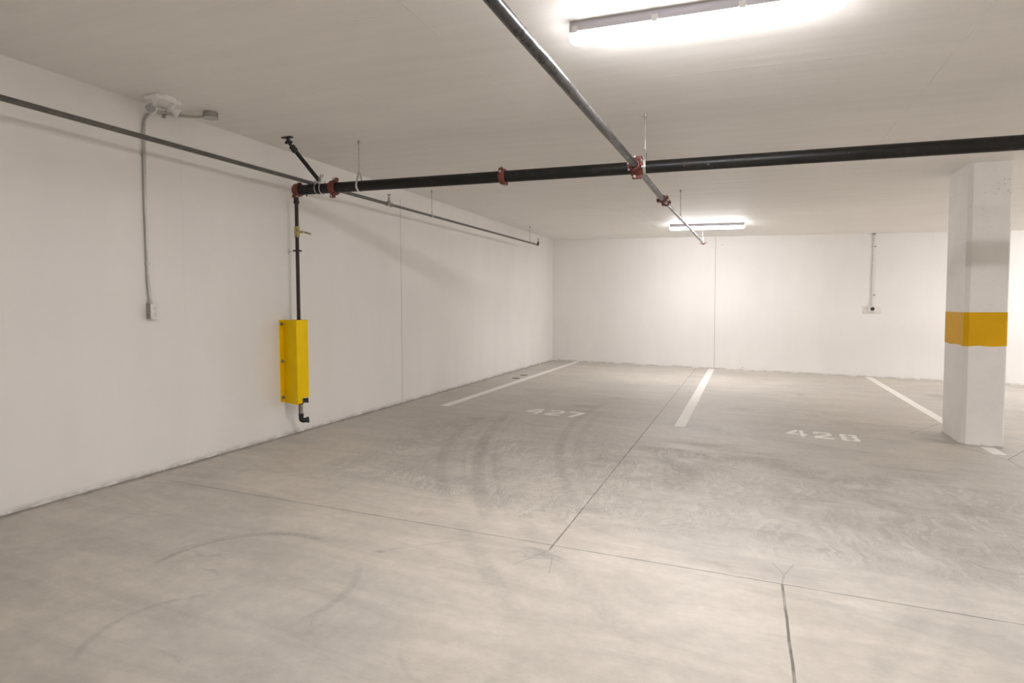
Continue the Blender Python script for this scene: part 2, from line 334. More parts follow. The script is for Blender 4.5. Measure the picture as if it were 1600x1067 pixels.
# ------------------------------------------------------------------ mesh helpers
def basis(d):
    d = V(d).normalized(); a = V((0, 0, 1)) if abs(d.z) < .9 else V((1, 0, 0))
    x = a.cross(d).normalized(); y = d.cross(x).normalized(); return x, y, d
class MB:
    def __init__(s): s.b = bmesh.new()
    def box(s, c, size, bev=0., rot=None):
        r = bmesh.ops.create_cube(s.b, size=1.); vs = r['verts']
        for v in vs: v.co = V((v.co.x*size[0], v.co.y*size[1], v.co.z*size[2]))
        if bev:
            es = list({e for v in vs for e in v.link_edges})
            r = bmesh.ops.bevel(s.b, geom=es, offset=bev, segments=2, affect='EDGES', profile=.5)
            vs = list({v for f in r['faces'] for v in f.verts} | {v for v in vs if v.is_valid})
            # whole island
            seen = set(vs); st = list(vs)
            while st:
                v = st.pop()
                for e in v.link_edges:
                    o = e.other_vert(v)
                    if o not in seen: seen.add(o); st.append(o)
            vs = list(seen)
        for v in vs:
            q = v.co.copy()
            if rot is not None: q = rot @ q
            v.co = q + V(c)
        return s
    def rings(s, rs, cap0=True, cap1=True, closed=False):
        n = len(rs[0]); vv = [[s.b.verts.new(p) for p in r] for r in rs]
        m = len(vv)
        for i in range(m if closed else m-1):
            a, b = vv[i], vv[(i+1) % m]
            for k in range(n):
                s.b.faces.new((a[k], a[(k+1) % n], b[(k+1) % n], b[k]))
        if not closed:
            if cap0: s.b.faces.new(list(reversed(vv[0])))
            if cap1: s.b.faces.new(vv[-1])
        return s
    def lathe(s, o, d, prof, n=24, closed=False, cap0=True, cap1=True):
        o = V(o); x, y, z = basis(d)
        rs = [[o + z*h + (x*math.cos(2*PI*k/n) + y*math.sin(2*PI*k/n))*max(r, 1e-5) for k in range(n)] for (h, r) in prof]
        return s.rings(rs, cap0, cap1, closed)
    def cyl(s, a, b, r, n=20, r2=None):
        a, b = V(a), V(b); return s.lathe(a, b-a, [(0, r), ((b-a).length, r if r2 is None else r2)], n)
    def tube(s, pts, r, n=14, bend=0., closed=False):
        P = [V(p) for p in pts]
        if bend:
            Q = [P[0]]
            for i in range(1, len(P)-1):
                a, b, c = P[i-1], P[i], P[i+1]; u = (a-b); w_ = (c-b); k = min(bend, u.length*.49, w_.length*.49)
                p0 = b+u.normalized()*k; p1 = b+w_.normalized()*k
                for j in range(7):
                    t = j/6; Q.append(p0*(1-t)**2 + b*2*t*(1-t) + p1*t*t)
            Q.append(P[-1]); P = Q
        rs = []; m = len(P); x = None
        for i in range(m):
            if closed: d = (P[(i+1) % m]-P[i-1]).normalized()
            else: d = (P[min(i+1, m-1)]-P[max(i-1, 0)]).normalized()
            if x is None: x, y, _ = basis(d)
            else:
                x = (x - d*x.dot(d)).normalized(); y = d.cross(x)
            rs.append([P[i] + (x*math.cos(2*PI*k/n)+y*math.sin(2*PI*k/n))*r for k in range(n)])
        return s.rings(rs, closed=closed)
    def prism(s, poly, z0, z1, f=None):
        """poly in 2D -> extruded between z0 and z1; f maps (a,b,h) to world."""
        f = f or (lambda a, b, h: V((a, b, h)))
        lo = [s.b.verts.new(f(a, b, z0)) for a, b in poly]; hi = [s.b.verts.new(f(a, b, z1)) for a, b in poly]
        n = len(poly)
        for i in range(n): s.b.faces.new((lo[i], lo[(i+1) % n], hi[(i+1) % n], hi[i]))
        s.b.faces.new(list(reversed(lo))); s.b.faces.new(hi); return s
    def hexnut(s, c, d, r, h): return s.lathe(V(c)-V(d).normalized()*h/2, d, [(0, r), (h, r)], 6)
    def build(s, name, mat, parent=None, smooth=True, label=None, bevel=0.):
        bmesh.ops.recalc_face_normals(s.b, faces=s.b.faces)
        me = bpy.data.meshes.new(name); s.b.to_mesh(me); s.b.free()
        me.materials.append(M[mat] if isinstance(mat, str) else mat)
        if smooth:
            for p in me.polygons: p.use_smooth = True
            try: me.set_sharp_from_angle(angle=math.radians(38))
            except Exception: pass
        o = bpy.data.objects.new(name, me); COL.objects.link(o)
        if parent is not None:
            o.parent = parent; o.matrix_parent_inverse = Matrix.Translation(-world_loc(parent))
        if label: o['label'] = label
        if bevel:
            md = o.modifiers.new('bevel', 'BEVEL'); md.width = bevel; md.segments = 2; md.limit_method = 'ANGLE'
        return o
def world_loc(o):
    l = o.location.copy()
    if o.parent is not None: l = l + o.matrix_parent_inverse.translation + world_loc(o.parent)
    return l
def tag(o, label, cat, group=None):
    o['label'] = label; o['category'] = cat
    if group: o['group'] = group
    return o
def thing(name, label, cat, loc, group=None):
    o = bpy.data.objects.new(name, None); COL.objects.link(o); o.location = loc; o.empty_display_size = .1
    return tag(o, label, cat, group)
def struct(name, mb, mat):
    o = mb.build(name, mat, smooth=False); o['kind'] = 'structure'; return o

# ------------------------------------------------------------------ setting
X1, Y0, Y1 = 14.0, -9.0, 12.8055
def slab(z_at, th):
    m = MB(); f = [m.b.verts.new(V((x, y, z_at(x)+d))) for d in (0, th) for (x, y) in ((-.2, Y0-.2), (X1+.2, Y0-.2), (X1+.2, Y1+.2), (-.2, Y1+.2))]
    for q in ((3, 2, 1, 0), (4, 5, 6, 7), (0, 1, 5, 4), (1, 2, 6, 5), (2, 3, 7, 6), (3, 0, 4, 7)): m.b.faces.new([f[i] for i in q])
    return m
struct('floor', slab(fz, -.2), 'floor')
struct('ceiling', slab(cz, .2), 'ceiling')
def wallmb(xa, xb, ya, yb):
    m = MB(); f = [m.b.verts.new(V((x, y, z_(x)))) for z_ in (fz, cz) for (x, y) in ((xa, ya), (xb, ya), (xb, yb), (xa, yb))]
    for q in ((3, 2, 1, 0), (4, 5, 6, 7), (0, 1, 5, 4), (1, 2, 6, 5), (2, 3, 7, 6), (3, 0, 4, 7)): m.b.faces.new([f[i] for i in q])
    return m
struct('wall_left', wallmb(-.2, 0, Y0-.2, Y1+.2), 'wall_left')
struct('wall_back', wallmb(0, X1, Y1, Y1+.2), 'wall_back')
struct('wall_right', wallmb(X1, X1+.2, Y0-.2, Y1+.2), 'wall_plain')
struct('wall_front', wallmb(0, X1, Y0-.2, Y0), 'wall_plain')

# ------------------------------------------------------------------ pillar
def pillar():
    t = thing('concrete_pillar', 'white painted concrete pillar with a yellow band around its middle', 'pillar', (6.09, 7.16, fz(6.09)))
    def poly(e=0.):
        xa, xb, ya, yb, c = 5.916-e, 6.246+e, 6.84-e, 7.475+e, .034
        return [(xa+c, ya), (xb-.012, ya), (xb, ya+.012), (xb, yb-c), (xb-c, yb), (xa+c, yb), (xa, yb-c), (xa, ya+c)]
    m = MB(); f = lambda a, b, h: V((a, b, fz(a)+.0 if h == 0 else cz(a)))
    m.prism(poly(), 0, 1, f); m.build('shaft', 'pillar', t, smooth=False)
    # band: hollow sleeve, lower edge a touch uneven
    m = MB(); P = []
    src = poly(.0012); n = len(src)
    for i in range(n):
        a, b = src[i], src[(i+1) % n]; k = max(1, int(math.hypot(b[0]-a[0], b[1]-a[1])/.04))
        for j in range(k): P.append((a[0]+(b[0]-a[0])*j/k, a[1]+(b[1]-a[1])*j/k))
    lo = [V((a, b, .812+random.uniform(-.002, .002)+.004*math.sin(a*31+b*17))) for a, b in P]; hi = [V((a, b, 1.128)) for a, b in P]
    cx, cy = 6.08, 7.157
    def inn(p): d = V((p.x-cx, p.y-cy, 0)).normalized()*.004; return p-d
    m.rings([lo, hi, [inn(p) for p in hi], [inn(p) for p in lo]], closed=True)
    m.build('painted_band', 'band', t, smooth=False, label='yellow painted band')
pillar()

# ------------------------------------------------------------------ floor markings
def paintmb(poly, m=None, h=.0016):
    m = m or MB(); m.prism(poly, 0, 1, lambda a, b, k: V((a, b, fz(a)+.0002+k*h))); return m
def edge_poly(x0, x1, y0, y1):
    n = 30; P = [(x0+random.uniform(-.0015, .0015), y0+(y1-y0)*i/n) for i in range(n+1)]
    P += [(x1+random.uniform(-.0015, .0015), y1-(y1-y0)*i/n) for i in range(n+1)]
    return P
for (x0, x1, lab) in [(.522, .632, 'white parking line nearest the left wall, running to the far corner'),
                      (3.302, 3.415, 'white parking line between bays 427 and 428, ending at the back wall joint'),
                      (6.065, 6.178, 'white parking line running under the yellow banded pillar')]:
    ob = paintmb(edge_poly(x0, x1, 6.535, 12.77)).build('parking_line', 'paint', smooth=False)
    tag(ob, lab, 'floor line', 'white lines dividing the parking bays')

# stencil digits in a unit cell (0..1 wide, 0..1 tall)
DIG = {
 '4': [[(.0, .26), (.0, .42), (.47, 1.), (.60, 1.), (.60, .80), (.26, .42), (.60, .42), (.60, .26)], [(.67, 0.), (.67, 1.), (.86, 1.), (.86, .42), (1., .42), (1., .26), (.86, .26), (.86, 0.)]],
 '2': [[(.04, .70), (.04, .90), (.2, 1.), (.82, 1.), (.98, .88), (.98, .62), (.86, .5), (.36, .24), (.34, .18), (1., .18), (1., 0.), (.0, 0.), (.0, .2), (.12, .34), (.68, .62), (.74, .70), (.74, .80), (.66, .84), (.34, .84), (.27, .78), (.27, .70)]],
 '7': [[(.0, .80), (.0, 1.), (1., 1.), (1., .80), (.52, 0.), (.22, 0.), (.70, .80)]],
 '8': [[(.0, .08), (.1, 0.), (.46, 0.), (.46, .16), (.30, .16), (.27, .2), (.27, .4), (.30, .44), (.46, .44), (.46, .56), (.32, .56), (.29, .60), (.29, .80), (.32, .84), (.46, .84), (.46, 1.), (.12, 1.), (.02, .92), (.02, .58), (.1, .5), (.0, .42)],
       [(.54, 0.), (.9, 0.), (1., .08), (1., .42), (.9, .5), (.98, .58), (.98, .92), (.88, 1.), (.54, 1.), (.54, .84), (.68, .84), (.71, .80), (.71, .60), (.68, .56), (.54, .56), (.54, .44), (.70, .44), (.73, .40), (.73, .2), (.70, .16), (.54, .16)]],
}
def number(txt, cells, y0, y1, sk, lab):
    cx = sum(c[0] for c in cells)/len(cells)
    t = thing('parking_number', lab, 'number', (cx, y0, fz(cx)), 'painted bay numbers')
    for ch, (xa, xb, dy) in zip(txt, cells):
        m = MB()
        for poly in DIG[ch]:
            paintmb([(xa+(xb-xa)*u + sk*v, y0+dy+(y1-y0)*v) for u, v in poly], m)
        m.build('digit', 'paint', t, smooth=False)
number('427', [(1.595, 1.785, .005), (1.845, 2.03, 0), (2.085, 2.265, -.01)], 6.54, 6.86, 0., 'white stencilled 427 on the floor of the bay nearest the left wall')
number('428', [(4.395, 4.585, .01), (4.645, 4.82, 0), (4.885, 5.045, -.01)], 6.575, 6.895, 0., 'white stencilled 428 on the floor of the bay beside the pillar')

# floor covers by the first line
for (x, y, lab) in [(.41, 9.43, 'small round dark floor cover beside the left line, the nearer of two'), (.385, 9.89, 'small round dark floor cover beside the left line, the farther of two')]:
    t = thing('floor_cover', lab, 'floor cover', (x, y, fz(x)), 'round covers set in the floor')
    MB().lathe((x, y, fz(x)), (-FS, 0, 1), [(-.004, .066), (.0025, .066), (.003, .063), (.003, .056), (.0018, .055)], 32).build('rim', 'drain', t)
    MB().lathe((x, y, fz(x)), (-FS, 0, 1), [(-.002, .053), (.0022, .053), (.0026, .05)], 32).build('lid', 'drain', t)

# ------------------------------------------------------------------ pipework
MY = 4.45
def mz(x): return 2.249 - .0194*(x-.5)
def coupling(mb_par, c, d, r, earv, s=1., name='coupling'):
    """red grooved coupling round a pipe: band, two bolt ears, bolts as sub-parts."""
    c = V(c); d = V(d).normalized(); ev = V(earv).normalized(); w_ = .024*s
    m = MB()
    m.lathe(c-d*w_, d, [(0, r+.002), (0, r+.011*s), (w_*.35, r+.016*s), (w_*1.65, r+.016*s), (2*w_, r+.011*s), (2*w_, r+.002)], 28, closed=True)
    rot = Matrix((ev.cross(d), d, ev)).transposed()
    for sg in (-1, 1):
        m.box(c+ev*sg*(r+.022*s), (.030*s, .034*s, .024*s), .004*s, rot)
    ob = m.build(name, 'red', mb_par)
    pd = ev.cross(d)
    for sg in (-1, 1):
        b = MB(); q = c+ev*sg*(r+.024*s)
        b.cyl(q-pd*.032*s, q+pd*.030*s, .005*s, 10); b.hexnut(q+pd*.022*s, pd, .010*s, .009*s); b.lathe(q-pd*.026*s, pd, [(0, .0085*s), (.008*s, .0095*s), (.009*s, .004*s)], 12)
        b.build('bolt', 'zinc', ob, label='bright bolt')
    return ob

# main pipe across the bays
MR = .0445
t = thing('sprinkler_main_pipe', 'thick black sprinkler pipe crossing the whole bay from left wall to right edge', 'pipe', (.2, MY, mz(.2)))
MB().cyl((.205, MY, mz(.205)), (13.9, MY, mz(13.9)), MR, 40).build('pipe', 'black_pipe', t)
DX = V((1, 0, -.0194)).normalized()
coupling(t, (.60, MY, mz(.60)), DX, MR, (.25, 0, 1), 1.25)
coupling(t, (2.205, MY, mz(2.205)), DX, MR, (0, -.75, .66), 1.0)
# end cap: round red fitting
m = MB(); m.lathe((.168, MY, mz(.168)), DX, [(0, .030), (.004, .048), (.018, .058), (.05, .060), (.066, .056), (.068, MR+.002)], 32)
for a in (60, 240):
    q = V((.196, MY+math.cos(math.radians(a))*.068, mz(.2)+math.sin(math.radians(a))*.068)); m.box(q, (.034, .028, .028), .004)
cap = m.build('end_cap', 'red', t, label='round red end cap with bolts')
for a in (60, 240):
    q = V((.196, MY+math.cos(math.radians(a))*.070, mz(.2)+math.sin(math.radians(a))*.070))
    MB().cyl(q-V((.03, 0, 0)), q+V((.03, 0, 0)), .0055, 10).hexnut(q-V((.022, 0, 0)), (1, 0, 0), .0105, .01).build('bolt', 'zinc', cap, label='bright bolt')
# small drip plug beneath
MB().cyl((.30, MY, mz(.3)-MR-.014), (.30, MY, mz(.3)-MR+.004), .006, 10).build('plug', 'black_iron', t)
# mechanical tee around the main where the branch crosses
JX = 3.25; jz = mz(JX)
m = MB(); m.lathe((JX-.042, MY, mz(JX-.042)), DX, [(0, MR+.001), (0, MR+.010), (.012, MR+.013), (.072, MR+.013), (.084, MR+.010), (.084, MR+.001)], 32, closed=True)
for sy in (-1, 1): m.lathe((JX, MY+sy*.040, jz), (0, sy, 0), [(0, .038), (.028, .034), (.040, .034), (.042, .026)], 28)
for sz in (-1, 1): m.box((JX, MY-.002, jz+sz*(MR+.022)), (.070, .030, .026), .005)
tee = m.build('cross_fitting', 'red', t, label='red cross fitting clamped around the pipe')
for sz in (-1, 1):
    q = V((JX-.012, MY-.012, jz+sz*(MR+.024)))
    MB().cyl(q-V((0, .03, 0)), q+V((0, .03, 0)), .006, 10).lathe(q-V((0, .034, 0)), (0, -1, 0), [(0, .011), (.006, .011), (.010, .006)], 14).build('bolt', 'zinc', tee, label='bright bolt')

# branch pipe along the bay
BR = .0235
def bz(y): return 2.150 + .012*(y-1.8) if y < 5.8 else 2.198+(y-5.8)*.0225
t = thing('sprinkler_branch_pipe', 'dark grey sprinkler pipe running from overhead at top centre to the far lamp', 'pipe', (JX, MY, jz))
y_near = -3.0
m = MB(); m.tube([(JX, y_near, jz-.07), (JX, 2.0, 2.155), (JX, MY-.07, jz)], BR, 28)
m.build('pipe', 'branch_pipe', t)
MB().tube([(JX, MY+.07, jz), (JX, 5.83, bz(5.83))], BR, 28).build('pipe', 'branch_pipe', t)
m = MB(); m.lathe((JX, 5.86, bz(5.86)), (0, 1, .02), [(0, BR), (.03, BR), (.13, .0165), (.30, .0165)], 24); m.build('reducer', 'wornsteel', t, label='bare steel reducer between two red couplings')
coupling(t, (JX, 5.86, bz(5.86)), (0, 1, .02), BR, (1, 0, .25), .95)
coupling(t, (JX, 6.14, bz(6.14)), (0, 1, .02), .0165, (1, 0, .25), .85)
m = MB(); m.tube([(JX, 6.14, bz(6.14)), (JX, 8.9, bz(8.9)), (JX, 11.55, bz(11.55))], .0165, 20); m.build('pipe', 'branch_pipe', t, label='thinner far section of the pipe')
coupling(t, (JX, MY-.10, jz-.001), (0, 1, 0), BR, (1, 0, .15), .95)
ec = (JX, 11.56, bz(11.56))
m = MB(); m.lathe((JX, 11.53, bz(11.53)), (0, 1, .02), [(0, .018), (0, .026), (.05, .026), (.06, .012)], 20)
m.box((JX-.04, 11.56, ec[2]), (.03, .03, .016), .003); m.box((JX+.04, 11.56, ec[2]), (.03, .03, .016), .003)
m.build('end_coupling', 'red', t, label='red end coupling')
MB().cyl((JX, 11.55, ec[2]+.014), (JX, 11.55, ec[2]+.05), .010, 12).lathe((JX, 11.55, ec[2]+.05), (0, 0, 1), [(0, .013), (.012, .013), (.014, .006), (.05, .005), (.051, .02), (.054, .02)], 14).build('sprinkler_head', 'zinc', t, label='bright upright sprinkler head at the pipe end')

# small pipe along the left wall
LX = .33
def lz(y): return 2.305 + .0036*(y-2) if y < 4.45 else 2.3138+(y-4.45)*.0055
t = thing('wall_sprinkler_pipe', 'thin grey sprinkler pipe running the length of the left wall', 'pipe', (LX, 5.76, lz(5.76)))
MB().tube([(LX, -5., lz(-5)), (LX, MY, lz(MY)), (LX, 5.74, lz(5.74))], .0167, 20).build('pipe', 'left_pipe', t)
MB().tube([(LX, 5.74, lz(5.74)), (LX, 8., lz(8)), (LX, 10.82, lz(10.82))], .0145, 20).build('pipe', 'left_pipe', t, label='narrower far section of the pipe')
def sprinkler(par, x, y, z):
    m = MB(); m.lathe((x, y, z), (0, 0, 1), [(0, .016), (.022, .016), (.023, .010), (.034, .009), (.035, .012), (.044, .012), (.046, .005)], 16)
    m.tube([(x-.004, y, z+.044), (x-.014, y, z+.055), (x-.013, y, z+.072), (x, y, z+.083)], .0025, 8)
    m.tube([(x+.004, y, z+.044), (x+.014, y, z+.055), (x+.013, y, z+.072), (x, y, z+.083)], .0025, 8)
    m.cyl((x, y, z+.046), (x, y, z+.082), .0025, 8)
    m.lathe((x, y, z+.083), (0, 0, 1), [(0, .006), (.001, .023), (.003, .024), (.004, .004)], 18)
    return m.build('sprinkler_head', 'wornsteel', par, label='upright sprinkler head with round deflector')
m = MB(); m.lathe((LX, 5.70, lz(5.7)), (0, 1, 0), [(0, .017), (0, .023), (.022, .024), (.03, .020), (.07, .020), (.078, .024), (.1, .023), (.1, .015)], 20)
m.cyl((LX, 5.75, lz(5.75)), (LX, 5.75, lz(5.75)+.034), .018, 16); m.build('tee', 'wornsteel', t)
sprinkler(t, LX, 5.75, lz(5.75)+.02)
m = MB(); m.tube([(LX, 10.78, lz(10.8)), (LX, 10.84, lz(10.8)), (LX, 10.84, lz(10.8)+.05)], .020, 14, bend=.03); m.build('elbow', 'black_iron', t)
sprinkler(t, LX, 10.84, lz(10.8)+.03)

# drain drop on the wall
DXp, DYp = .15, 4.49
t = thing('drain_pipe', 'thin dark vertical pipe with brass valve dropping into the yellow guard', 'pipe', (DXp, DYp, 1.2))
MB().cyl((DXp, DYp, .18), (DXp, DYp, 2.19), .0168, 20).build('pipe', 'drop_pipe', t)
m = MB(); m.tube([(.182, MY+.008, 2.225), (DXp, DYp-.006, 2.222), (DXp, DYp, 2.165)], .0225, 18, bend=.035)
m.lathe((DXp, DYp, 2.165), (0, 0, -1), [(0, .026), (.020, .026), (.022, .018)], 20); m.build('elbow', 'black_iron', t)
m = MB(); m.lathe((DXp, DYp, 1.838), (0, 0, 1), [(0, .019), (0, .0235), (.022, .0235), (.026, .020), (.034, .026), (.048, .028), (.062, .026), (.070, .020), (.074, .0235), (.098, .0235), (.098, .019)], 8)
m.cyl((DXp, DYp, 1.888), (DXp+.03, DYp+.045, 1.890), .011, 12)
v = m.build('valve', 'brass', t, smooth=False, label='brass ball valve')
q0 = V((DXp+.028, DYp+.042, 1.892)); q1 = V((DXp+.034, DYp+.142, 1.884))
rot = Matrix.Rotation(math.radians(-4.5), 3, 'X')
MB().box(q0+V((0, .012, .0)), (.005, .034, .016), .001, rot).build('lever_arm', 'zinc', v, label='bright lever arm')
MB().box((q0+q1)/2+V((0, .014, -.001)), (.010, .090, .018), .004, rot).build('lever_sleeve', 'lever', v, label='yellowish lever sleeve')
# split-ring clamp to the wall
m = MB(); m.lathe((DXp, DYp, 1.706), (0, 0, 1), [(0, .017), (0, .0205), (.018, .0205), (.018, .017)], 20, closed=True)
for a in (-1, 1): m.box((DXp+a*.018, DYp+a*.020, 1.715), (.018, .018, .014), .002)
c_ = m.build('pipe_clamp', 'drop_pipe', t, label='split ring clamp fixing the pipe to the wall')
MB().cyl((0, DYp+.065, 1.716), (DXp-.016, DYp, 1.716), .0042, 10).lathe((0.0, DYp+.065, 1.716), (1, 0, 0), [(0, .017), (.003, .016), (.012, .009)], 16).build('wall_stud', 'zinc', c_)
# lower end
m = MB(); m.lathe((DXp+.005, DYp, .30), (0, 0, 1), [(0, .019), (0, .024), (.02, .024), (.024, .022), (.055, .022)], 18); m.cyl((DXp+.005, DYp, .332), (DXp+.05, DYp+.045, .332), .021, 16)
ft = m.build('drain_tee', 'black_iron', t)
MB().lathe((DXp+.045, DYp+.040, .332), (1, .9, 0), [(0, .025), (.010, .025), (.010, .014), (.004, .013)], 8).build('plug', 'drop_pipe', ft, smooth=False)
MB().lathe((DXp+.005, DYp, .20), (0, 0, 1), [(0, .0172), (.10, .0172)], 18).build('nipple', 'wornsteel', t, label='worn shiny nipple below the guard')
m = MB(); m.lathe((DXp+.005, DYp, .198), (0, 0, 1), [(-.006, .022), (-.004, .0235), (.014, .0235), (.015, .018)], 18)
m.tube([(DXp+.005, DYp, .20), (DXp+.005, DYp, .145), (DXp+.050, DYp+.040, .150)], .0225, 18, bend=.05)
m.lathe((DXp+.040, DYp+.031, .149), (1, .88, .12), [(0, .022), (0, .0275), (.024, .0275), (.024, .018), (.004, .016)], 18)
m.build('outlet_elbow', 'black_iron', t)

# yellow guard: folded steel, open at the back, notch at the foot
def guard():
    t = thing('pipe_guard', 'tall yellow steel guard bolted to the left wall around the thin pipe', 'guard', (.1, 4.5, .3))
    zt, zb = 1.082, .312
    d, a, b, fl_, th = .222, 4.372, 4.523, 4.455, .004
    ya = 4.455
    # cross-section (x,y): flange on the wall, slanted near face, front face, far return
    path = [(.004, ya-.055), (.004, ya-.002), (d, a), (d+.001, b), (.10, b+.035), (.004, b+.045)]
    m = MB()
    def strip(p, q, z0, z1, z0b=None):
        n = V((q[1]-p[1], -(q[0]-p[0]), 0)).normalized()*th
        z0b = z0 if z0b is None else z0b
        A = [V((p[0], p[1], z0)), V((q[0], q[1], z0b)), V((q[0], q[1], z1)), V((p[0], p[1], z1))]
        B = [v-n for v in A]
        vs = [m.b.verts.new(v) for v in A+B]
        for f in ((0, 1, 2, 3), (7, 6, 5, 4), (0, 4, 5, 1), (1, 5, 6, 2), (2, 6, 7, 3), (3, 7, 4, 0)): m.b.faces.new([vs[i] for i in f])
    strip(path[0], path[1], zb+.01, zt)
    strip(path[1], path[2], zb, zt)
    f2 = (d+.0006, a+(b-a)*.42)
    strip(path[2], f2, zb+.008, zt); strip(f2, path[3], zb+.055, zt)
    strip(path[3], path[4], zb+.055, zt); strip(path[4], path[5], zb+.055, zt)
    c = m.build('cover', 'guard', t, smooth=False)
    for z in (1.045, .70, .365):
        MB().lathe((.006, ya-.030, z), (1, 0, 0), [(-.006, .006), (0, .017), (.003, .017), (.003, .010), (.013, .010), (.014, .005), (.024, .005)], 12).build('bolt', 'galv_dark', t, smooth=False, label='hex bolt with washer')
guard()

# hangers -------------------------------------------------------------
def hanger(x, y, zc_, r, lab, kind='loop', dx_top=0.):
    top = cz(x+dx_top)
    t = thing('pipe_hanger', lab, 'pipe hanger', (x+dx_top, y, top), 'threaded rods hanging the pipes from the ceiling')
    rod_b = zc_+r+(.075 if r > .04 else .035)
    m = MB(); m.cyl((x+dx_top, y, top), (x, y, rod_b-.02), .0048 if r > .03 else .0042, 10); m.build('rod', 'galv', t)
    m = MB(); m.lathe((x+dx_top, y, top+.001), (0, 0, -1), [(0, .011), (.004, .011), (.030, .008), (.034, .005)], 12)
    m.build('ceiling_anchor', 'galv_dark', t)
    ring = []
    n = 28
    for k in range(n+1):
        a = PI/2 + .55*(1 if kind == 'loop' else .6) + (2*PI-1.1*(1 if kind == 'loop' else .6))*k/n
        ring.append((a, r+.003))
    return t, rod_b, m, ring
def strap_loop(pts, wdir, w_, th, m):
    """flat strap following pts; wdir = width direction"""
    P = [V(p) for p in pts]; wd = V(wdir).normalized()*w_/2; rs = []
    for i, p in enumerate(P):
        d = (P[min(i+1, len(P)-1)]-P[max(i-1, 0)]).normalized(); nn = d.cross(wd).normalized()*th/2
        rs.append([p-wd-nn, p+wd-nn, p+wd+nn, p-wd+nn])
    m.rings(rs)
def loop_hanger(x, y, zc_, r, lab, axis='x'):
    t, rb, _, ring = hanger(x, y, zc_, r, lab)
    wd = (1, 0, 0) if axis == 'x' else (0, 1, 0)
    pts = [(0., rb-zc_)]
    rr = r+.0035
    pts = [(.006, rb-zc_), (.012, rb-zc_-.012), (rr*.98, .30*rr)]
    for k in range(17): a = .25-(PI+.5)*k/16; pts.append((rr*math.cos(a), rr*math.sin(a)))
    pts += [(-rr*.98, .30*rr), (-.012, rb-zc_-.012), (-.006, rb-zc_)]
    W = [(x, y+u, zc_+v) if axis == 'x' else (x+u, y, zc_+v) for u, v in pts]
    m = MB(); strap_loop(W, wd, .020 if r > .03 else .012, .0025, m); m.build('loop', 'zinc', t, label='bright flat steel loop around the pipe')
    m = MB(); m.hexnut((x, y, rb+.001), (0, 0, 1), .010 if r > .03 else .008, .014); m.hexnut((x, y, rb-.016), (0, 0, 1), .010 if r > .03 else .008, .008); m.build('nut', 'zinc', t)
    return t
loop_hanger(.865, MY, mz(.865), MR, 'hanger rod and loop on the thick black pipe, nearer the left wall')
loop_hanger(3.305, MY, mz(3.305), MR, 'hanger rod and loop on the thick black pipe beside the red cross fitting')
loop_hanger(5.9+1.9, MY, mz(7.8), MR, 'hanger rod and loop on the thick black pipe right of the pillar')
loop_hanger(JX, 7.5, bz(7.5), .0165, 'hanger rod on the branch pipe in front of the far ceiling light', 'y')
loop_hanger(JX, 11.35, bz(11.35), .0165, 'bright hanger rod at the far end of the branch pipe', 'y')
loop_hanger(LX, 6.72, lz(6.72), .0145, 'hanger rod on the thin wall pipe, the nearer, past the wall joint', 'y')
loop_hanger(LX, 10.38, lz(10.38), .0145, 'short hanger rod at the far end of the thin wall pipe', 'y')
# loop_hanger children carry matrices relative to their thing

# sway brace -----------------------------------------------------------
t = thing('sway_brace', 'black diagonal brace from ceiling bracket down to the thick pipe end', 'pipe brace', (.345, 4.17, cz(.345)))
pa = V((.355, 4.185, 2.585)); pb = V((.455, 4.43, 2.318)); dr = (pb-pa).normalized()
MB().cyl(pa+dr*.03, pb, .0175, 18).build('brace_pipe', 'black_pipe', t)
m = MB(); m.lathe(pa+dr*.015, dr, [(0, .014), (.004, .025), (.045, .027), (.06, .024), (.062, .018)], 18)
m.box(pa+V((-.022, .004, .02)), (.022, .03, .016), .003); m.build('collar', 'black_iron', t)
m = MB(); m.box((.345, 4.165, cz(.345)-.005), (.10, .042, .010), .003); m.box((.350, 4.172, cz(.35)-.030), (.012, .036, .05), .003)
m.tube([(.350, 4.172, 2.60), pa, pa+dr*.03], .012, 12); m.cyl((.330, 4.175, 2.598), (.375, 4.175, 2.598), .008, 12); m.hexnut((.378, 4.175, 2.598), (1, 0, 0), .013, .01); m.hexnut((.325, 4.175, 2.598), (1, 0, 0), .013, .01)
m.build('ceiling_bracket', 'black_iron', t)
m = MB()
for xx in (.425, .475):
    pts = [(xx+.01, MY-.03, mz(xx)+MR+.03)]
    rr = MR+.005
    for k in range(19): a = PI*.72+(PI*1.56)*k/18; pts.append((xx, MY+rr*math.cos(a), mz(xx)+rr*math.sin(a)))
    pts.append((xx+.005, MY+.03, mz(xx)+MR+.03))
    m.tube(pts, .0042, 8)
m.tube([(.40, 4.43, 2.30), (.43, 4.43, 2.315), (.455, 4.425, 2.335), (.51, 4.425, 2.365)], .005, 8)
m.box((.45, 4.437, mz(.45)+MR+.017), (.07, .05, .006), .001); m.box((.484, 4.42, 2.343), (.006, .04, .05), .001, Matrix.Rotation(.5, 3, 'Y'))
m.hexnut((.50, 4.42, 2.352), (1, 0, .3), .011, .012)
m.build('clamp', 'zinc', t, label='bright U-bolt clamp around the pipe')

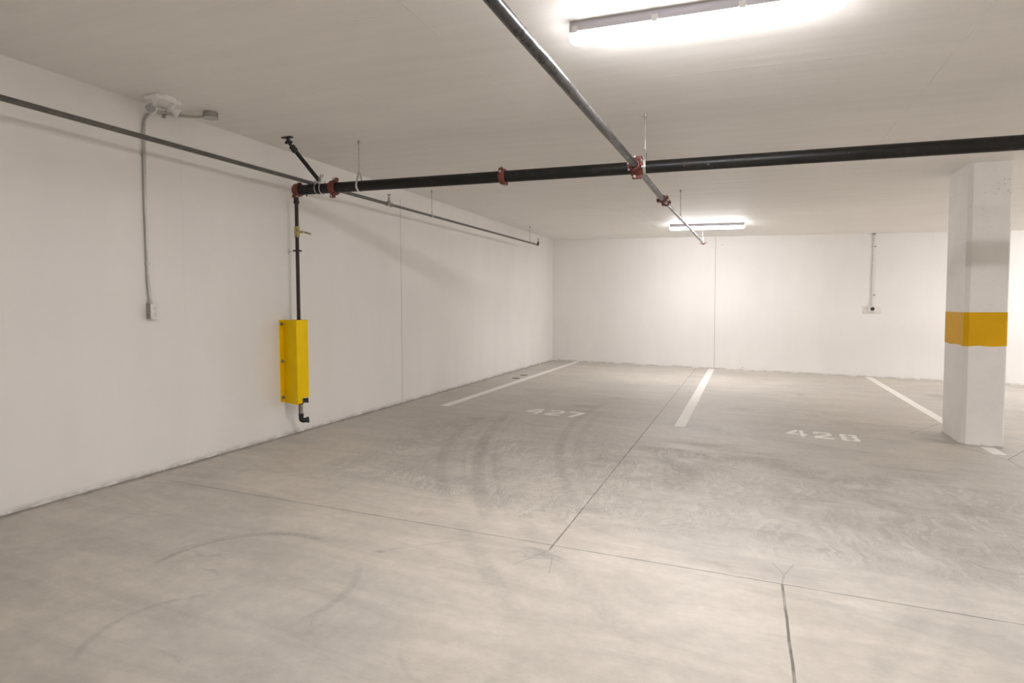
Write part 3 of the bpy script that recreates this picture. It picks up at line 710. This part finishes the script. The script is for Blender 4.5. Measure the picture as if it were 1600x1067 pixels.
# ------------------------------------------------------------------ electrical on the left wall
t = thing('wall_conduit', 'grey metal conduit up the left wall from outlet to ceiling box', 'conduit', (.016, 3.10, 1.22))
m = MB()
pts = [(.024, 3.104, 1.225), (.024, 3.104, 1.27), (.012, 3.099, 1.36), (.012, 3.095, 2.0), (.014, 3.102, 2.46), (.016, 3.112, 2.535), (.024, 3.16, 2.596), (.034, 3.24, 2.613), (.042, 3.32, 2.618), (.07, 3.37, 2.618), (.16, 3.42, 2.615), (.235, 3.432, 2.615)]
m.tube(pts, .0105, 12, bend=.05); m.build('pipe', 'galv', t)
for z, y in ((2.262, 3.098), (1.50, 3.098)):
    MB().lathe((.012, y, z), (0, 0, 1), [(0, .011), (0, .0145), (.02, .0145), (.02, .011)], 16, closed=True).build('coupling_sleeve', 'galv', t)
MB().lathe((.024, 3.104, 1.222), (0, 0, 1), [(0, .014), (.026, .014), (.027, .011)], 14).build('connector', 'galv', t)
m = MB(); m.box((.020, 3.262, 2.595), (.012, .020, .030), .002); m.box((.030, 3.262, 2.613), (.030, .016, .030), .003); m.build('strap', 'galv_dark', t)
# outlet
t = thing('outlet_box', 'small metal box with a double receptacle on the left wall below the conduit', 'outlet', (0, 3.116, 1.17))
MB().box((.024, 3.116, 1.172), (.048, .062, .104), .004).build('box', 'galv_dark', t)
MB().box((.0495, 3.117, 1.172), (.003, .066, .108), .0012).build('cover_plate', 'white_plastic', t, label='pale cover plate')
for z in (1.195, 1.151):
    m = MB(); m.box((.0515, 3.117, z), (.003, .034, .030), .0014); rc = m.build('receptacle', 'white_plastic', t)
    m = MB(); m.box((.0531, 3.110, z+.005), (.0008, .003, .009)); m.box((.0531, 3.124, z+.005), (.0008, .003, .008)); m.cyl((.0528, 3.117, z-.007), (.0536, 3.117, z-.007), .003, 10)
    m.build('slots', 'slot', rc, label='dark contact slots')
MB().lathe((.051, 3.117, 1.173), (1, 0, 0), [(0, .003), (.0012, .003), (.0016, .001)], 10).build('screw', 'zinc', t)
# junction box at the ceiling
bx, by = .275, 3.44; bt = cz(bx)
t = thing('junction_box', 'octagonal metal box on the ceiling beside the left wall', 'junction box', (bx, by, bt))
MB().lathe((bx, by, bt), (0, 0, -1), [(0, .052), (.042, .052)], 8).build('box', 'galv_dark', t, smooth=False)
MB().lathe((bx, by, bt-.042), (0, 0, -1), [(0, .056), (.003, .056), (.0035, .050)], 8).build('cover', 'galv', t, smooth=False)
MB().lathe((bx-.068, by-.005, 2.615), (1, .05, 0), [(0, .013), (.020, .013), (.021, .015), (.026, .015)], 12).build('connector', 'galv', t)
# emergency light
ex, ey = .20, 3.10; et = cz(ex)
t = thing('emergency_light', 'white twin-headed emergency light on the ceiling by the left wall', 'emergency light', (ex, ey, et))
m = MB(); m.box((ex+.025, ey-.01, et-.016), (.125, .20, .032), .012)
m.lathe((ex+.03, ey-.01, et), (0, 0, -1), [(0, .080), (.020, .080), (.034, .070), (.038, .05)], 24); m.build('housing', 'white_plastic', t)
for (px, py, sc_) in ((ex+.075, ey-.05, 1.), (ex-.02, ey+.06, .8)):
    MB().lathe((px, py, et-.036), (0, 0, -1), [(0, .010), (.003, .012), (.004, .004)], 12).build('screw_cover', 'white_plastic', t)
MB().box((ex+.07, ey+.02, et-.0375), (.006, .018, .002), .0005).build('test_button', 'slot', t)
def head(p0, c, d, r):
    m = MB(); c = V(c); d = V(d).normalized()
    m.lathe(c, -d, [(0, r), (.004, r*1.06), (.012, r*1.06), (.03, r*.9), (.055, r*.62), (.075, r*.40), (.082, r*.2)], 26)
    m.tube([V(p0), (V(p0)+c-d*.06)/2+V((0, 0, -.008)), c-d*.065], .014, 12); m.lathe(V(p0), (0, 0, -1), [(-.01, .02), (.006, .02), (.012, .013)], 14)
    h = m.build('lamp_head', 'white_plastic', t)
    MB().lathe(c, d, [(-.002, r*.93), (.0015, r*.90), (.003, r*.5), (.0035, .002)], 26).build('lens', 'lens_grey', h, label='round grey lens')
head((.215, 3.035, et-.034), (.160, 3.045, 2.572), (.60, -.80, -.30), .036)
head((.245, 3.150, et-.034), (.250, 3.195, 2.560), (.45, .62, -.50), .029)

# ------------------------------------------------------------------ back wall camera and conduit
cx_ = 6.15
t = thing('ceiling_conduit', 'white painted conduit dropping from the ceiling down the back wall', 'conduit', (cx_, Y1-.02, 1.19))
MB().tube([(cx_-.005, Y1-.020, 1.19), (cx_-.006, Y1-.020, 1.30), (cx_+.002, Y1-.016, 1.7), (cx_+.006, Y1-.016, 2.36), (cx_+.008, Y1-.022, 2.44), (cx_+.008, Y1-.028, cz(cx_))], .0125, 14).build('pipe', 'white_paint_conduit', t)
for z in (2.27, 1.38):
    m = MB(); m.box((cx_+.012, Y1-.004, z), (.075, .006, .022), .001); m.tube([(cx_-.014, Y1-.006, z), (cx_-.012, Y1-.03, z), (cx_+.02, Y1-.03, z), (cx_+.022, Y1-.006, z)], .004, 8, bend=.01); m.build('strap', 'white_paint_conduit', t)
    MB().lathe((cx_+.034, Y1-.006, z), (0, -1, 0), [(0, .011), (.005, .010), (.006, .004)], 10).build('screw', 'dark', t)
m = MB(); m.lathe((cx_+.008, Y1-.028, cz(cx_)), (0, 0, -1), [(0, .036), (.006, .036), (.012, .024), (.03, .018)], 16); m.build('ceiling_flange', 'galv_dark', t)
m = MB(); m.lathe((cx_-.005, Y1-.020, 1.19), (0, 0, 1), [(0, .026), (.03, .02), (.06, .0135)], 14); m.build('connector', 'white_paint_conduit', t)
t = thing('security_camera', 'small white boxy camera with a round black lens low on the back wall', 'camera', (cx_, Y1, 1.13))
MB().box((cx_, Y1-.006, 1.108), (.30, .012, .14), .002).build('mounting_plate', 'plate_paint', t, label='pale mounting plate')
MB().box((cx_+.002, Y1-.038, 1.125), (.112, .056, .112), .012).build('housing', 'white_plastic', t)
MB().lathe((cx_+.002, Y1-.064, 1.125), (0, -1, 0), [(0, .034), (.006, .034), (.010, .028), (.010, .02), (.006, .012), (.006, .002)], 24).build('lens', 'dark', t, label='round black lens')

# ------------------------------------------------------------------ ceiling lamps
def light(x0, x1, y, lab, led='led'):
    xc = (x0+x1)/2; zc_ = cz(xc); t = thing('ceiling_light', lab, 'ceiling light', (xc, y, zc_), 'long white ceiling lights')
    ax = V((1, 0, CSL)).normalized(); L = (x1-x0)
    def sec(prof, xs, closed_caps=True):
        rs = []
        for (xx, s) in xs:
            ctr = V((xx, y, cz(xx)))
            rs.append([ctr+V((0, a*s, -b*(1 if s > .99 else .5+.5*s))) for a, b in prof])
        return rs
    hp = [(-.047, .0), (.047, .0), (.052, .012), (.052, .040), (.046, .050), (-.046, .050), (-.052, .040), (-.052, .012)]
    xs = [(x0+.010, .80), (x0+.022, .96), (x0+.045, 1.), (x1-.045, 1.), (x1-.022, .96), (x1-.010, .80)]
    MB().rings(sec(hp, xs)).build('housing', 'housing', t)
    dp = [(-.048, .046), (-.048, .052), (-.045, .066), (-.037, .080), (-.022, .090), (0, .094), (.022, .090), (.037, .080), (.045, .066), (.048, .052), (.048, .046)]
    def dsec():
        rs = []
        for (xx, s) in [(x0, .30), (x0+.008, .66), (x0+.022, .88), (x0+.05, 1.), (x1-.05, 1.), (x1-.022, .88), (x1-.008, .66), (x1, .30)]:
            rs.append([V((xx, y+a*s, cz(xx)-(.046+(b-.046)*s))) for a, b in dp])
        return rs
    MB().rings(dsec()).build('diffuser', led, t, label='glowing white diffuser')
    n = 4
    for k in range(n):
        xx = x0+.04+(L-.08)*k/(n-1)
        for sg in (-1, 1):
            MB().box((xx, y+sg*.0535, cz(xx)-.040), (.028, .006, .032), .0015).build('clip', 'white_plastic', t)
light(3.165, 4.385, 2.955, 'long white ceiling light overhead in front, nearest and largest', 'led_near')
light(2.745, 3.955, 10.75, 'far ceiling light behind the end of the branch pipe', 'led_far')
light(9.2, 10.4, 2.955, 'unseen ceiling light added to the right beyond the frame to brighten the bays, front row')  # assumed lamp out of view, added to brighten the bays from the right
light(8.6, 9.8, 10.75, 'ceiling light hidden behind the pillar to the right, back row')
light(9.2, 10.4, 6.85, 'unseen fill light added to the right beyond the frame to raise the ambient, middle row')  # extra lamp out of view, added to lift the ambient light
light(3.165, 4.385, -4.85, 'ceiling light behind the camera, left row', 'led_dim')
light(9.2, 10.4, -4.85, 'unseen fill light added behind the camera, right row')  # assumed lamp out of view, added for fill from behind right
